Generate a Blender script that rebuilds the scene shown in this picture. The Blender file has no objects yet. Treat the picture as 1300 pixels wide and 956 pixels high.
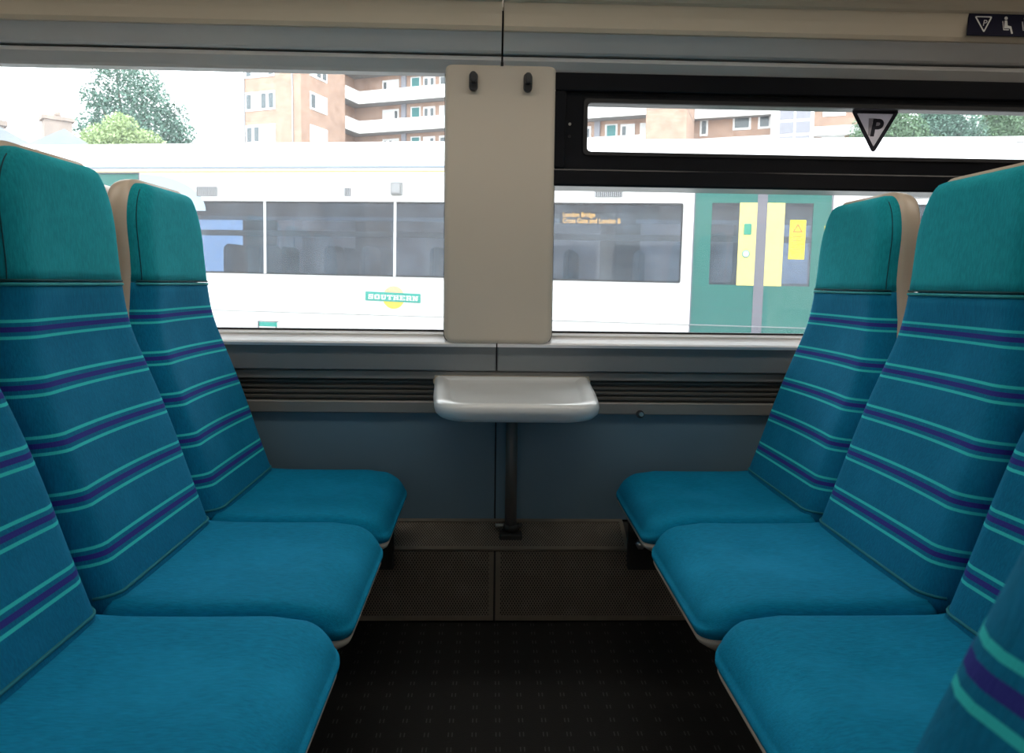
import bpy, bmesh, math, random
from math import sin, cos, pi, radians, sqrt
from mathutils import Vector, Matrix
random.seed(7)
S = bpy.context.scene
COL = S.collection

# ------------------------------------------------------------------ camera
yaw, pitch, roll = .031, math.atan(73.5/900), .013
Fw = Vector((sin(yaw)*cos(pitch), cos(yaw)*cos(pitch), -sin(pitch)))
R0 = Vector((cos(yaw), -sin(yaw), 0)); U0 = R0.cross(Fw)
Rv = R0*cos(roll)+U0*sin(roll); Uv = U0*cos(roll)-R0*sin(roll)
cam = bpy.data.cameras.new('camera'); camo = bpy.data.objects.new('camera', cam); COL.objects.link(camo)
camo.matrix_world = Matrix(((Rv.x, Uv.x, -Fw.x, 0), (Rv.y, Uv.y, -Fw.y, 0), (Rv.z, Uv.z, -Fw.z, .983), (0, 0, 0, 1)))
cam.sensor_width = 36; cam.lens = 900/1300*36; cam.shift_y = -44.5/1300
cam.clip_start = .02; cam.clip_end = 500
cam.dof.use_dof = True; cam.dof.focus_distance = 2.4; cam.dof.aperture_fstop = 10.5
S.camera = camo

# ------------------------------------------------------------------ sky and exposure
W = bpy.data.worlds.new('overcast_sky'); S.world = W; W.use_nodes = True
bg = W.node_tree.nodes['Background']; bg.inputs[0].default_value = (.93, .97, 1, 1); bg.inputs[1].default_value = 3.0
S.view_settings.view_transform = 'Standard'; S.view_settings.look = 'None'
S.view_settings.gamma = 1; S.view_settings.use_curve_mapping = False
S.view_settings.exposure = .82
LAMP = 4.4

# ------------------------------------------------------------------ materials
def node(nt, t, **k):
    n = nt.nodes.new(t)
    for a, b in k.items(): setattr(n, a, b)
    return n
MATS = {}
def mat(name, c, rough=.5, metal=0, var=.08, scale=30, bump=0, bscale=None, spec=.5, sheen=0, stretch=(1, 1, 1), emit=None, estr=0, coat=0, c2=None, c2scale=3, c2amt=.5):
    m = bpy.data.materials.new(name); m.use_nodes = True; nt = m.node_tree; L = nt.links
    b = nt.nodes['Principled BSDF']
    b.inputs['Roughness'].default_value = rough; b.inputs['Metallic'].default_value = metal
    b.inputs['Specular IOR Level'].default_value = spec
    b.inputs['Sheen Weight'].default_value = sheen; b.inputs['Coat Weight'].default_value = coat
    if emit: b.inputs['Emission Color'].default_value = (*emit, 1); b.inputs['Emission Strength'].default_value = estr
    tc = node(nt, 'ShaderNodeTexCoord'); mp = node(nt, 'ShaderNodeMapping'); mp.inputs['Scale'].default_value = stretch
    L.new(tc.outputs['Object'], mp.inputs[0])
    n = node(nt, 'ShaderNodeTexNoise'); n.inputs['Scale'].default_value = scale; n.inputs['Detail'].default_value = 4
    L.new(mp.outputs[0], n.inputs['Vector'])
    mx = node(nt, 'ShaderNodeMix', data_type='RGBA')
    mx.inputs[6].default_value = (*[max(0, v*(1-var)) for v in c], 1); mx.inputs[7].default_value = (*[min(1, v*(1+var)) for v in c], 1)
    L.new(n.outputs['Fac'], mx.inputs[0]); out = mx.outputs[2]
    if c2:
        n3 = node(nt, 'ShaderNodeTexNoise'); n3.inputs['Scale'].default_value = c2scale; n3.inputs['Detail'].default_value = 5
        L.new(tc.outputs['Object'], n3.inputs['Vector'])
        rp = node(nt, 'ShaderNodeValToRGB'); rp.color_ramp.elements[0].position = .5; rp.color_ramp.elements[1].position = .68
        L.new(n3.outputs['Fac'], rp.inputs[0])
        ml = node(nt, 'ShaderNodeMath', operation='MULTIPLY'); ml.inputs[1].default_value = c2amt; L.new(rp.outputs[0], ml.inputs[0])
        m2 = node(nt, 'ShaderNodeMix', data_type='RGBA'); L.new(ml.outputs[0], m2.inputs[0]); L.new(out, m2.inputs[6]); m2.inputs[7].default_value = (*c2, 1)
        out = m2.outputs[2]
    L.new(out, b.inputs['Base Color'])
    if bump:
        n2 = node(nt, 'ShaderNodeTexNoise'); n2.inputs['Scale'].default_value = bscale or scale*4; n2.inputs['Detail'].default_value = 3
        L.new(mp.outputs[0], n2.inputs['Vector'])
        bp = node(nt, 'ShaderNodeBump'); bp.inputs['Strength'].default_value = bump; bp.inputs['Distance'].default_value = .002
        L.new(n2.outputs['Fac'], bp.inputs['Height']); L.new(bp.outputs[0], b.inputs['Normal'])
    MATS[name] = m
    return m

def fabric(name, c, stretch, stripes=False):
    m = mat(name, c, rough=.9, var=.38, scale=300, bump=.35, bscale=520, spec=.15, sheen=.08, stretch=stretch, c2=[min(1, v*1.5+.012) for v in c], c2scale=6, c2amt=.35)
    nt = m.node_tree; L = nt.links; b = nt.nodes['Principled BSDF']
    b.inputs['Sheen Tint'].default_value = (*[min(1, v*2+.05) for v in c], 1)
    if stripes:
        base = b.inputs['Base Color'].links[0].from_socket
        uv = node(nt, 'ShaderNodeUVMap'); sp = node(nt, 'ShaderNodeSeparateXYZ'); L.new(uv.outputs[0], sp.inputs[0])
        def M(op, a, bb=None, cc=None):
            k = node(nt, 'ShaderNodeMath', operation=op)
            for i, v in enumerate((a, bb, cc)):
                if v is None: continue
                if isinstance(v, (int, float)): k.inputs[i].default_value = v
                else: L.new(v, k.inputs[i])
            return k.outputs[0]
        z = sp.outputs[1]
        q = M('DIVIDE', M('SUBTRACT', z, .8975-.0465), .093)
        fr = M('ABSOLUTE', M('SUBTRACT', M('SUBTRACT', q, M('FLOOR', q)), .5))
        d = M('MULTIPLY', fr, .093)
        inz = M('MULTIPLY', M('LESS_THAN', z, .93), M('GREATER_THAN', z, .49))
        pur = M('MULTIPLY', M('LESS_THAN', d, .0043), inz)
        tea = M('MULTIPLY', M('LESS_THAN', M('ABSOLUTE', M('SUBTRACT', d, .0135)), .0026), inz)
        m1 = node(nt, 'ShaderNodeMix', data_type='RGBA'); L.new(pur, m1.inputs[0]); L.new(base, m1.inputs[6]); m1.inputs[7].default_value = (.035, .038, .28, 1)
        m2 = node(nt, 'ShaderNodeMix', data_type='RGBA'); L.new(tea, m2.inputs[0]); L.new(m1.outputs[2], m2.inputs[6]); m2.inputs[7].default_value = (.04, .66, .68, 1)
        L.new(m2.outputs[2], b.inputs['Base Color'])
    return m

def glass(name, tint=(.95, .97, .97), gloss=1.0, dirt=0.0, film=0.0):
    m = bpy.data.materials.new(name); m.use_nodes = True; nt = m.node_tree; L = nt.links
    nt.nodes.remove(nt.nodes['Principled BSDF']); out = nt.nodes['Material Output']
    tr = node(nt, 'ShaderNodeBsdfTransparent'); tr.inputs[0].default_value = (*tint, 1)
    gl = node(nt, 'ShaderNodeBsdfGlossy'); gl.inputs['Roughness'].default_value = .02
    fr = node(nt, 'ShaderNodeFresnel'); fr.inputs[0].default_value = 1.45
    ml = node(nt, 'ShaderNodeMath', operation='MULTIPLY'); ml.inputs[1].default_value = gloss; L.new(fr.outputs[0], ml.inputs[0])
    mx = node(nt, 'ShaderNodeMixShader'); L.new(ml.outputs[0], mx.inputs[0]); L.new(tr.outputs[0], mx.inputs[1]); L.new(gl.outputs[0], mx.inputs[2])
    res = mx.outputs[0]
    if film:
        tl = node(nt, 'ShaderNodeBsdfTranslucent'); tl.inputs[0].default_value = (.85, .92, 1, 1)
        m3 = node(nt, 'ShaderNodeMixShader'); m3.inputs[0].default_value = film; L.new(res, m3.inputs[1]); L.new(tl.outputs[0], m3.inputs[2]); res = m3.outputs[0]
    if dirt:
        df = node(nt, 'ShaderNodeBsdfDiffuse'); df.inputs[0].default_value = (.58, .68, .82, 1)
        tc = node(nt, 'ShaderNodeTexCoord'); n = node(nt, 'ShaderNodeTexNoise'); n.inputs['Scale'].default_value = 2.2; n.inputs['Detail'].default_value = 8; n.inputs['Roughness'].default_value = .75
        L.new(tc.outputs['Object'], n.inputs['Vector'])
        rp = node(nt, 'ShaderNodeValToRGB'); rp.color_ramp.elements[0].position = .42; rp.color_ramp.elements[1].position = .8
        L.new(n.outputs['Fac'], rp.inputs[0])
        k = node(nt, 'ShaderNodeMath', operation='MULTIPLY_ADD'); k.inputs[1].default_value = dirt; k.inputs[2].default_value = dirt*.25; L.new(rp.outputs[0], k.inputs[0])
        m2 = node(nt, 'ShaderNodeMixShader'); L.new(k.outputs[0], m2.inputs[0]); L.new(res, m2.inputs[1]); L.new(df.outputs[0], m2.inputs[2]); res = m2.outputs[0]
    L.new(res, out.inputs[0]); MATS[name] = m
    return m

def perforated(name, c, hole, pitch=.0068):
    m = mat(name, c, rough=.55, metal=.3, var=.25, scale=9, c2=(.30, .27, .23), c2scale=16, c2amt=.55)
    nt = m.node_tree; L = nt.links; b = nt.nodes['Principled BSDF']; base = b.inputs['Base Color'].links[0].from_socket
    uv = node(nt, 'ShaderNodeUVMap'); sp = node(nt, 'ShaderNodeSeparateXYZ'); L.new(uv.outputs[0], sp.inputs[0])
    def sn(sock, p):
        a = node(nt, 'ShaderNodeMath', operation='MULTIPLY'); a.inputs[1].default_value = pi/p; L.new(sock, a.inputs[0])
        s = node(nt, 'ShaderNodeMath', operation='SINE'); L.new(a.outputs[0], s.inputs[0]); return s.outputs[0]
    pr = node(nt, 'ShaderNodeMath', operation='MULTIPLY'); L.new(sn(sp.outputs[0], pitch*.6), pr.inputs[0]); L.new(sn(sp.outputs[1], pitch), pr.inputs[1])
    gt = node(nt, 'ShaderNodeMath', operation='GREATER_THAN'); gt.inputs[1].default_value = .28; L.new(pr.outputs[0], gt.inputs[0])
    mx = node(nt, 'ShaderNodeMix', data_type='RGBA'); L.new(gt.outputs[0], mx.inputs[0]); L.new(base, mx.inputs[6]); mx.inputs[7].default_value = (*hole, 1)
    L.new(mx.outputs[2], b.inputs['Base Color'])
    return m

def speckled_floor(name):
    m = mat(name, (.007, .007, .007), rough=.65, var=.3, scale=60, bump=.2)
    nt = m.node_tree; L = nt.links; b = nt.nodes['Principled BSDF']; base = b.inputs['Base Color'].links[0].from_socket
    tc = node(nt, 'ShaderNodeTexCoord'); sp = node(nt, 'ShaderNodeSeparateXYZ'); L.new(tc.outputs['Object'], sp.inputs[0])
    def M(op, a, bb=None):
        k = node(nt, 'ShaderNodeMath', operation=op)
        for i, v in enumerate((a, bb)):
            if v is None: continue
            if isinstance(v, (int, float)): k.inputs[i].default_value = v
            else: L.new(v, k.inputs[i])
        return k.outputs[0]
    fy = M('FRACT', M('DIVIDE', sp.outputs[1], .050))
    fx = M('FRACT', M('DIVIDE', sp.outputs[0], .052))
    def near(v, c, w): return M('LESS_THAN', M('ABSOLUTE', M('SUBTRACT', v, c)), w)
    dash = M('MULTIPLY', M('ADD', near(fx, .42, .026), near(fx, .58, .026)), near(fy, .5, .15))
    mx = node(nt, 'ShaderNodeMix', data_type='RGBA'); L.new(dash, mx.inputs[0]); L.new(base, mx.inputs[6]); mx.inputs[7].default_value = (.07, .07, .07, 1)
    L.new(mx.outputs[2], b.inputs['Base Color'])
    return m

def brick(name, c1, c2, mortar):
    m = bpy.data.materials.new(name); m.use_nodes = True; nt = m.node_tree; L = nt.links; b = nt.nodes['Principled BSDF']
    b.inputs['Roughness'].default_value = .9
    tc = node(nt, 'ShaderNodeTexCoord'); sp = node(nt, 'ShaderNodeSeparateXYZ'); L.new(tc.outputs['Object'], sp.inputs[0])
    ad = node(nt, 'ShaderNodeMath', operation='ADD'); L.new(sp.outputs[0], ad.inputs[0]); L.new(sp.outputs[1], ad.inputs[1])
    cb = node(nt, 'ShaderNodeCombineXYZ'); L.new(ad.outputs[0], cb.inputs[0]); L.new(sp.outputs[2], cb.inputs[1])
    br = node(nt, 'ShaderNodeTexBrick'); br.inputs['Scale'].default_value = 1; br.inputs['Brick Width'].default_value = .24; br.inputs['Row Height'].default_value = .08
    br.inputs['Mortar Size'].default_value = .008; br.inputs['Color1'].default_value = (*c1, 1); br.inputs['Color2'].default_value = (*c2, 1); br.inputs['Mortar'].default_value = (*mortar, 1)
    L.new(cb.outputs[0], br.inputs['Vector'])
    n = node(nt, 'ShaderNodeTexNoise'); n.inputs['Scale'].default_value = 1.3; n.inputs['Detail'].default_value = 6; L.new(tc.outputs['Object'], n.inputs['Vector'])
    mx = node(nt, 'ShaderNodeMix', data_type='RGBA', blend_type='MULTIPLY'); mx.inputs[0].default_value = .6; L.new(br.outputs[0], mx.inputs[6])
    rp = node(nt, 'ShaderNodeValToRGB'); rp.color_ramp.elements[0].color = (.6, .55, .55, 1); rp.color_ramp.elements[1].color = (1.0, 1.0, 1.0, 1)
    rp.color_ramp.elements[0].position = .3; rp.color_ramp.elements[1].position = .6; L.new(n.outputs['Fac'], rp.inputs[0]); L.new(rp.outputs[0], mx.inputs[7])
    L.new(mx.outputs[2], b.inputs['Base Color']); MATS[name] = m
    return m

fabric('fabric_back', (.002, .180, .345), (1, 1, .18), True)
fabric('fabric_head', (.011, .335, .405), (1, 1, .18))
fabric('fabric_seat', (.001, .240, .440), (.2, 1, 1))
mat('piping_teal', (.02, .33, .36), .8)
mat('piping_low', (.006, .19, .25), .9)
mat('seam_dark', (.004, .07, .09), .9)
mat('cream_shell', (.60, .50, .40), .35, var=.04)
mat('pan_cream', (.62, .54, .47), .4, var=.05)
mat('dark_metal', (.035, .035, .035), .45, .4)
mat('steel', (.55, .55, .53), .3, .9)
speckled_floor('floor_vinyl')
perforated('grille', (.22, .185, .150), (.012, .010, .009))
mat('grille_frame', (.22, .19, .155), .5, .3, var=.2, scale=20)
mat('panel_blue', (.135, .225, .300), .45, var=.06, scale=6)
mat('panel_grey', (.185, .205, .225), .45, var=.05)
mat('rail_grey', (.26, .25, .24), .4, .2, var=.05)
mat('rib_brown', (.085, .078, .072), .55, var=.2, scale=12, stretch=(.3, 1, 1))
mat('sill_white', (.90, .90, .94), .4, var=.02)
mat('header_grey', (.68, .66, .64), .4, var=.03)
mat('cove_cream', (.66, .57, .44), .35, var=.06, scale=3)
mat('pillar_cream', (.60, .535, .45), .42, var=.03, scale=4)
mat('hook_black', (.022, .024, .028), .45)
mat('gasket', (.01, .01, .012), .6)
mat('frame_black', (.004, .005, .008), .28, var=.3, spec=.25)
mat('table_white', (.70, .73, .76), .28, var=.03, coat=.2)
mat('pole_grey', (.15, .14, .135), .42, .3)
mat('ceiling_white', (.64, .61, .55), .5)
mat('partition', (.60, .60, .58), .5)
mat('lamp_diffuser', (.9, .88, .8), .5, emit=(1, .91, .78), estr=LAMP)
glass('window_glass', (.95, .97, .97), film=.035)
mat('navy', (.006, .006, .025), .6, spec=.15)
mat('print_white', (.80, .80, .78), .5)
mat('sticker_grey', (.93, .90, .93), .5)
def translucent(name):
    nt = MATS[name].node_tree; b = nt.nodes['Principled BSDF']; out = nt.nodes['Material Output']
    tl = node(nt, 'ShaderNodeBsdfTranslucent'); tl.inputs[0].default_value = (.80, .76, .82, 1)
    mx = node(nt, 'ShaderNodeMixShader'); mx.inputs[0].default_value = .35
    nt.links.new(b.outputs[0], mx.inputs[1]); nt.links.new(tl.outputs[0], mx.inputs[2]); nt.links.new(mx.outputs[0], out.inputs[0])
translucent('sticker_grey')
mat('sticker_shadow', (.5, .47, .53), .5)
mat('sticker_black', (.012, .012, .03), .4)
# outside
mat('train_white', (.82, .83, .83), .35, var=.03, scale=2)
mat('train_lower', (.74, .74, .73), .4, var=.05, scale=2)
mat('train_roof', (.80, .80, .80), .5, var=.05, scale=2)
mat('train_pale', (.38, .48, .56), .4)
mat('train_blue_line', (.30, .36, .45), .5)
mat('train_gold', (.62, .45, .16), .5)
mat('door_green', (.008, .135, .112), .35, var=.12, scale=2, c2=(.03, .19, .16), c2scale=1.2, c2amt=.5)
mat('door_yellow', (.80, .68, .22), .45)
mat('door_seal', (.16, .15, .18), .6)
mat('sticker_yellow', (.75, .60, .03), .5)
mat('sticker_red', (.65, .16, .03), .5)
mat('button_green', (.05, .30, .20), .3)
mat('button_white', (.55, .75, .72), .3)
mat('vent_dark', (.05, .05, .06), .6)
mat('vent_slat', (.34, .34, .35), .5)
mat('grey_box', (.26, .26, .26), .5)
mat('train_inside', (.12, .12, .13), .7)
mat('train_inside_wall', (.36, .35, .34), .7, c2=(.40, .19, .12), c2scale=1.1, c2amt=.8)
mat('train_seat', (.02, .20, .27), .9)
mat('train_rail', (.62, .62, .62), .5)
mat('logo_green', (.012, .30, .24), .5)
mat('logo_sun_top', (.80, .42, .24), .6)
mat('logo_sun_low', (.70, .55, .05), .6)
mat('led_panel', (.05, .05, .05), .5)
mat('led_text', (.5, .2, .02), .5, emit=(1, .42, .06), estr=4)
glass('train_glass', (.52, .60, .70), 1.8, .12)
brick('flat_brick', (.50, .31, .22), (.43, .25, .17), (.50, .43, .38))
mat('flat_white', (.82, .82, .82), .7)
mat('flat_slab', (.36, .37, .38), .8)
mat('flat_frame', (.80, .80, .80), .5)
mat('flat_pane', (.10, .12, .13), .12)
mat('flat_curtain', (.75, .76, .76), .8)
mat('flat_door', (.05, .22, .22), .5)
mat('flat_shade', (.30, .30, .34), .8)
mat('slate', (.30, .33, .37), .7, var=.2, scale=2)
mat('old_brick', (.36, .29, .25), .9, var=.3, scale=3)
mat('render_pale', (.75, .74, .72), .8)
mat('bark', (.10, .075, .05), .9)
mat('leaf_dark', (.12, .22, .17), .7, var=.5, scale=.9)
mat('leaf_mid', (.14, .24, .13), .7, var=.5, scale=.9)
mat('leaf_light', (.36, .46, .22), .7, var=.4, scale=.9)
mat('ballast', (.22, .20, .18), .9, var=.4, scale=8)

# ------------------------------------------------------------------ builders
def link(name, me, m, parent=None, smooth=False, auto=None):
    o = bpy.data.objects.new(name, me); COL.objects.link(o)
    if m is not None and not me.materials: me.materials.append(MATS[m])
    if parent is not None: o.parent = parent
    if smooth:
        for p in me.polygons: p.use_smooth = True
    return o
def bm_obj(name, bm, m, parent=None, smooth=False):
    bmesh.ops.recalc_face_normals(bm, faces=bm.faces)
    me = bpy.data.meshes.new(name); bm.to_mesh(me); bm.free()
    return link(name, me, m, parent, smooth)
def tag(o, label, cat, group=None):
    o['label'] = label; o['category'] = cat
    if group: o['group'] = group
    return o
def struct(o, label=None, cat=None):
    o['kind'] = 'structure'
    if label: o['label'] = label
    if cat: o['category'] = cat
    return o
def thing(name, label, cat, loc=(0, 0, 0), rz=0, group=None):
    o = bpy.data.objects.new(name, None); COL.objects.link(o); o.location = loc; o.rotation_euler = (0, 0, rz); o.empty_display_size = .1
    return tag(o, label, cat, group)
def box_bm(x0, x1, y0, y1, z0, z1, bev=0, seg=2, bm=None):
    bm = bm or bmesh.new()
    vs = [bm.verts.new(p) for p in ((x0, y0, z0), (x1, y0, z0), (x1, y1, z0), (x0, y1, z0), (x0, y0, z1), (x1, y0, z1), (x1, y1, z1), (x0, y1, z1))]
    fs = [bm.faces.new([vs[i] for i in f]) for f in ((3, 2, 1, 0), (4, 5, 6, 7), (0, 1, 5, 4), (1, 2, 6, 5), (2, 3, 7, 6), (3, 0, 4, 7))]
    if bev: bmesh.ops.bevel(bm, geom=list({e for f in fs for e in f.edges}), offset=bev, segments=seg, affect='EDGES', profile=.5)
    return bm
def box(name, m, x0, x1, y0, y1, z0, z1, parent=None, bev=0, seg=2):
    return bm_obj(name, box_bm(x0, x1, y0, y1, z0, z1, bev, seg), m, parent, smooth=False)
def prism_x(name, m, prof, x0, x1, parent=None, smooth=False):
    """closed (y,z) profile swept along x"""
    bm = bmesh.new()
    a = [bm.verts.new((x0, y, z)) for y, z in prof]; b = [bm.verts.new((x1, y, z)) for y, z in prof]
    n = len(prof)
    for i in range(n): bm.faces.new((a[i], a[(i+1) % n], b[(i+1) % n], b[i]))
    bm.faces.new(a); bm.faces.new(b[::-1])
    return bm_obj(name, bm, m, parent, smooth)
def plate(name, m, pts, y, t, parent=None):
    """(x,z) outline, front face at y, thickness t going to +y"""
    bm = bmesh.new()
    a = [bm.verts.new((x, y, z)) for x, z in pts]; b = [bm.verts.new((x, y+t, z)) for x, z in pts]; n = len(pts)
    for i in range(n): bm.faces.new((a[i], a[(i+1) % n], b[(i+1) % n], b[i]))
    bm.faces.new(a); bm.faces.new(b[::-1])
    return bm_obj(name, bm, m, parent)
def ring_plate(name, m, outer, inner, y, t, parent=None):
    bm = bmesh.new(); n = len(outer)
    L = [[bm.verts.new((x, yy, z)) for x, z in o] for o, yy in ((outer, y), (inner, y), (inner, y+t), (outer, y+t))]
    for k in range(4):
        A, B = L[k], L[(k+1) % 4]
        for i in range(n): bm.faces.new((A[i], A[(i+1) % n], B[(i+1) % n], B[i]))
    return bm_obj(name, bm, m, parent)
def rrect(x0, x1, z0, z1, r, seg=6):
    out = []
    for cx, cz, a0 in ((x1-r, z1-r, 0), (x0+r, z1-r, 90), (x0+r, z0+r, 180), (x1-r, z0+r, 270)):
        for k in range(seg+1):
            a = radians(a0+90*k/seg); out.append((cx+r*cos(a), cz+r*sin(a)))
    return out
def tube(name, m, pts, r, parent=None, seg=8, caps=True):
    bm = bmesh.new(); rings = []
    P = [Vector(p) for p in pts]; prev = None
    for i, p in enumerate(P):
        d = (P[min(i+1, len(P)-1)]-P[max(i-1, 0)]).normalized()
        up = prev if prev else (Vector((0, 0, 1)) if abs(d.z) < .9 else Vector((1, 0, 0)))
        s = d.cross(up).normalized(); u = s.cross(d).normalized(); prev = u
        rr = r[i] if isinstance(r, (list, tuple)) else r
        rings.append([bm.verts.new(p+s*cos(2*pi*k/seg)*rr+u*sin(2*pi*k/seg)*rr) for k in range(seg)])
    for A, B in zip(rings, rings[1:]):
        for k in range(seg): bm.faces.new((A[k], A[(k+1) % seg], B[(k+1) % seg], B[k]))
    if caps: bm.faces.new(rings[0]); bm.faces.new(rings[-1][::-1])
    return bm_obj(name, bm, m, parent, True)
def disc(name, m, c, r, axis_y_t, parent=None, seg=20):
    return plate(name, m, [(c[0]+r*cos(2*pi*k/seg), c[2]+r*sin(2*pi*k/seg)) for k in range(seg)], c[1], axis_y_t, parent)
def text(name, m, s, x, y, z, size, parent=None, shear=0, offset=0, sx=1, depth=.0006, align='CENTER', spacing=1):
    cu = bpy.data.curves.new(name, 'FONT'); cu.body = s; cu.size = size; cu.shear = shear; cu.offset = offset; cu.extrude = depth; cu.align_x = align; cu.align_y = 'CENTER'; cu.space_character = spacing
    tmp = bpy.data.objects.new('tmp', cu); COL.objects.link(tmp)
    dg = bpy.context.evaluated_depsgraph_get(); me = bpy.data.meshes.new_from_object(tmp.evaluated_get(dg)); bpy.data.objects.remove(tmp)
    me.transform(Matrix.Translation((x, y, z)) @ Matrix.Rotation(pi/2, 4, 'X') @ Matrix.Diagonal((sx, 1, 1, 1)))
    me.materials.clear()
    return link(name, me, m, parent)
def copy_tree(o, parent=None):
    c = o.copy(); COL.objects.link(c); c.parent = parent
    for ch in list(o.children): copy_tree(ch, c)
    return c
def add_uv(o, fn):
    me = o.data; uv = me.uv_layers.new(name='UVMap')
    for l in me.loops: uv.data[l.index].uv = fn(me.vertices[l.vertex_index].co)

# ------------------------------------------------------------------ the carriage shell
XL, XR = -3.4, 3.4
SEAM = .02
YW = 2.12            # inner face of the lower wall
fl = struct(box('floor', 'floor_vinyl', XL, XR, -.8, 2.30, -.06, 0))
ce = struct(box('ceiling', 'ceiling_white', XL, XR, -.8, 2.30, 2.14, 2.20))

def wall_with_holes(name, m, y0, y1, z0, z1, holes):
    """solid wall x XL..XR with rectangular openings (x0,x1,z0,z1)"""
    bm = bmesh.new()
    xs = sorted({XL, XR, *[h[0] for h in holes], *[h[1] for h in holes]}); zs = sorted({z0, z1, *[h[2] for h in holes], *[h[3] for h in holes]})
    for a, b in zip(xs, xs[1:]):
        for c, d in zip(zs, zs[1:]):
            mx, mz = (a+b)/2, (c+d)/2
            if any(h[0] < mx < h[1] and h[2] < mz < h[3] for h in holes): continue
            box_bm(a, b, y0, y1, c, d, bm=bm)
    bmesh.ops.remove_doubles(bm, verts=bm.verts, dist=1e-5)
    return bm_obj(name, bm, m)
WIN = [(-2.35, -.11, .828, 1.66), (.165, 2.35, .828, 1.66)]
wb = struct(wall_with_holes('wall_back', 'header_grey', 2.14, 2.30, 0, 2.14, WIN))
wf = struct(wall_with_holes('wall_front', 'header_grey', -.80, -.72, 0, 2.14, [(-2.9, -1.2, .83, 1.6), (-.9, .9, .83, 1.6), (1.2, 2.9, .83, 1.6)]))
for i, (a, b) in enumerate(((-2.9, -1.2), (-.9, .9), (1.2, 2.9))):
    w = struct(box(f'window_{i+3}', 'window_glass', a, b, -.765, -.758, .83, 1.6))
wl = struct(box('wall_left', 'partition', XL-.05, XL, -.8, 2.30, 0, 2.14))
wr = struct(box('wall_right', 'partition', XR, XR+.05, -.8, 2.30, 0, 2.14))

# lower wall lining: panels left and right of the joint
for a, b in ((XL, SEAM-.002), (SEAM+.002, XR)):
    box('lower_panel', 'panel_blue', a, b, YW, 2.14, .262, .592, wb, .002, 1)
    box('waist_panel', 'panel_grey', a, b, 2.098, 2.14, .722, .80, wb, .003, 1)
    prism_x('window_sill', 'sill_white', [(2.086, .795), (2.083, .803), (2.09, .808), (2.185, .834), (2.185, .795)], a, b, wb)
box('rail_lower', 'rail_grey', XL, XR, 2.106, 2.14, .592, .628, wb, .003, 1)
box('rail_backing', 'rib_brown', XL, XR, 2.128, 2.14, .628, .694, wb)
for k in range(4):
    z = .634+.0155*k
    box('rail_rib', 'rib_brown', XL, XR, 2.118, 2.13, z, z+.010, wb, .002, 1)
box('rail_upper', 'rail_grey', XL, XR, 2.108, 2.14, .694, .720, wb, .003, 1)
# heater grilles at the foot of the wall
def grille(name, prof, x0, x1, parent):
    (ya, za), (yb, zb) = prof
    L = sqrt((yb-ya)**2+(zb-za)**2); ny, nz = -(zb-za)/L, (yb-ya)/L
    bm = bmesh.new(); q = []
    for (x, t) in ((x0, 0), (x1, 0), (x1, 1), (x0, 1)):
        for d in (0, .006): q.append(bm.verts.new((x, ya+(yb-ya)*t-ny*d*1.0, za+(zb-za)*t-nz*d)))
    a = q[0::2]; b = q[1::2]
    bm.faces.new(a); bm.faces.new(b[::-1])
    for i in range(4): bm.faces.new((a[i], a[(i+1) % 4], b[(i+1) % 4], b[i]))
    o = bm_obj(name, bm, 'grille', parent)
    add_uv(o, lambda c: (c.x, sqrt((c.y-ya)**2+(c.z-za)**2)))
    return o
GL, GU = ((1.992, .018), (1.992, .210)), ((1.996, .216), (2.112, .262))
prism_x('heater_casing', 'dark_metal', [(2.000, 0), (2.000, .206), (2.118, .256), (2.14, .256), (2.14, 0)], XL, XR, wb)
for a, b in ((XL, SEAM-.003), (SEAM+.003, XR)):
    g = grille('grille_panel', GL, a, b, wb)
    e = SEAM
    x0, x1 = (b-.014, b) if b < .5 else (a, a+.014)
    box('grille_edge', 'grille_frame', x0, x1, 1.990, 1.994, .018, .210, g)
    box('grille_foot', 'grille_frame', a, b, 1.988, 1.998, .006, .020, g)
gu = grille('grille_cover', GU, -.283, .404, wb)
def gframe(x0, x1, t0, t1):
    (ya, za), (yb, zb) = GU
    P = lambda t: (ya+(yb-ya)*t, za+(zb-za)*t)
    (y0, z0), (y1, z1) = P(t0), P(t1)
    prism_x('grille_rim', 'grille_frame', [(y0-.001, z0+.0035), (y1-.001, z1+.0035), (y1+.001, z1-.003), (y0+.001, z0-.003)], x0, x1, gu)
gframe(-.289, .410, -.03, .07); gframe(-.289, .410, .93, 1.03); gframe(-.290, -.279, .07, .93); gframe(.400, .411, .07, .93)
# knob on the waist rail
kn = disc('wall_bolt', 'hook_black', (.455, 2.099, .595), .012, .010, wb, 14)
disc('bolt_tip', 'steel', (.457, 2.090, .596), .0065, .010, kn, 12)
# above the windows
SEAMT = .026
for a, b in ((XL, SEAMT-.0028), (SEAMT+.0028, XR)):
    prism_x('header_strip', 'header_grey', [(2.14, 1.585), (2.098, 1.583), (2.092, 1.590), (2.066, 1.612), (2.062, 1.622), (2.14, 1.622)], a, b, wb)
    prism_x('header_lip', 'header_grey', [(2.14, 1.628), (2.055, 1.628), (2.046, 1.632), (2.008, 1.670), (2.02, 1.69), (2.14, 1.69)], a, b, wb)
    prism_x('cove_panel', 'cove_cream', [(2.012, 1.671), (2.000, 1.672), (1.994, 1.682), (1.988, 1.712), (1.984, 1.742), (1.974, 1.746), (1.966, 1.756), (1.94, 1.80), (1.88, 1.86), (1.78, 1.91), (1.66, 1.935), (1.66, 1.96), (1.80, 1.94), (2.00, 1.86), (2.14, 1.75), (2.14, 1.68)], a, b, wb)
box('joint_strip', 'gasket', SEAMT-.004, SEAMT+.004, 2.07, 2.14, 1.60, 1.75, wb)
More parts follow.
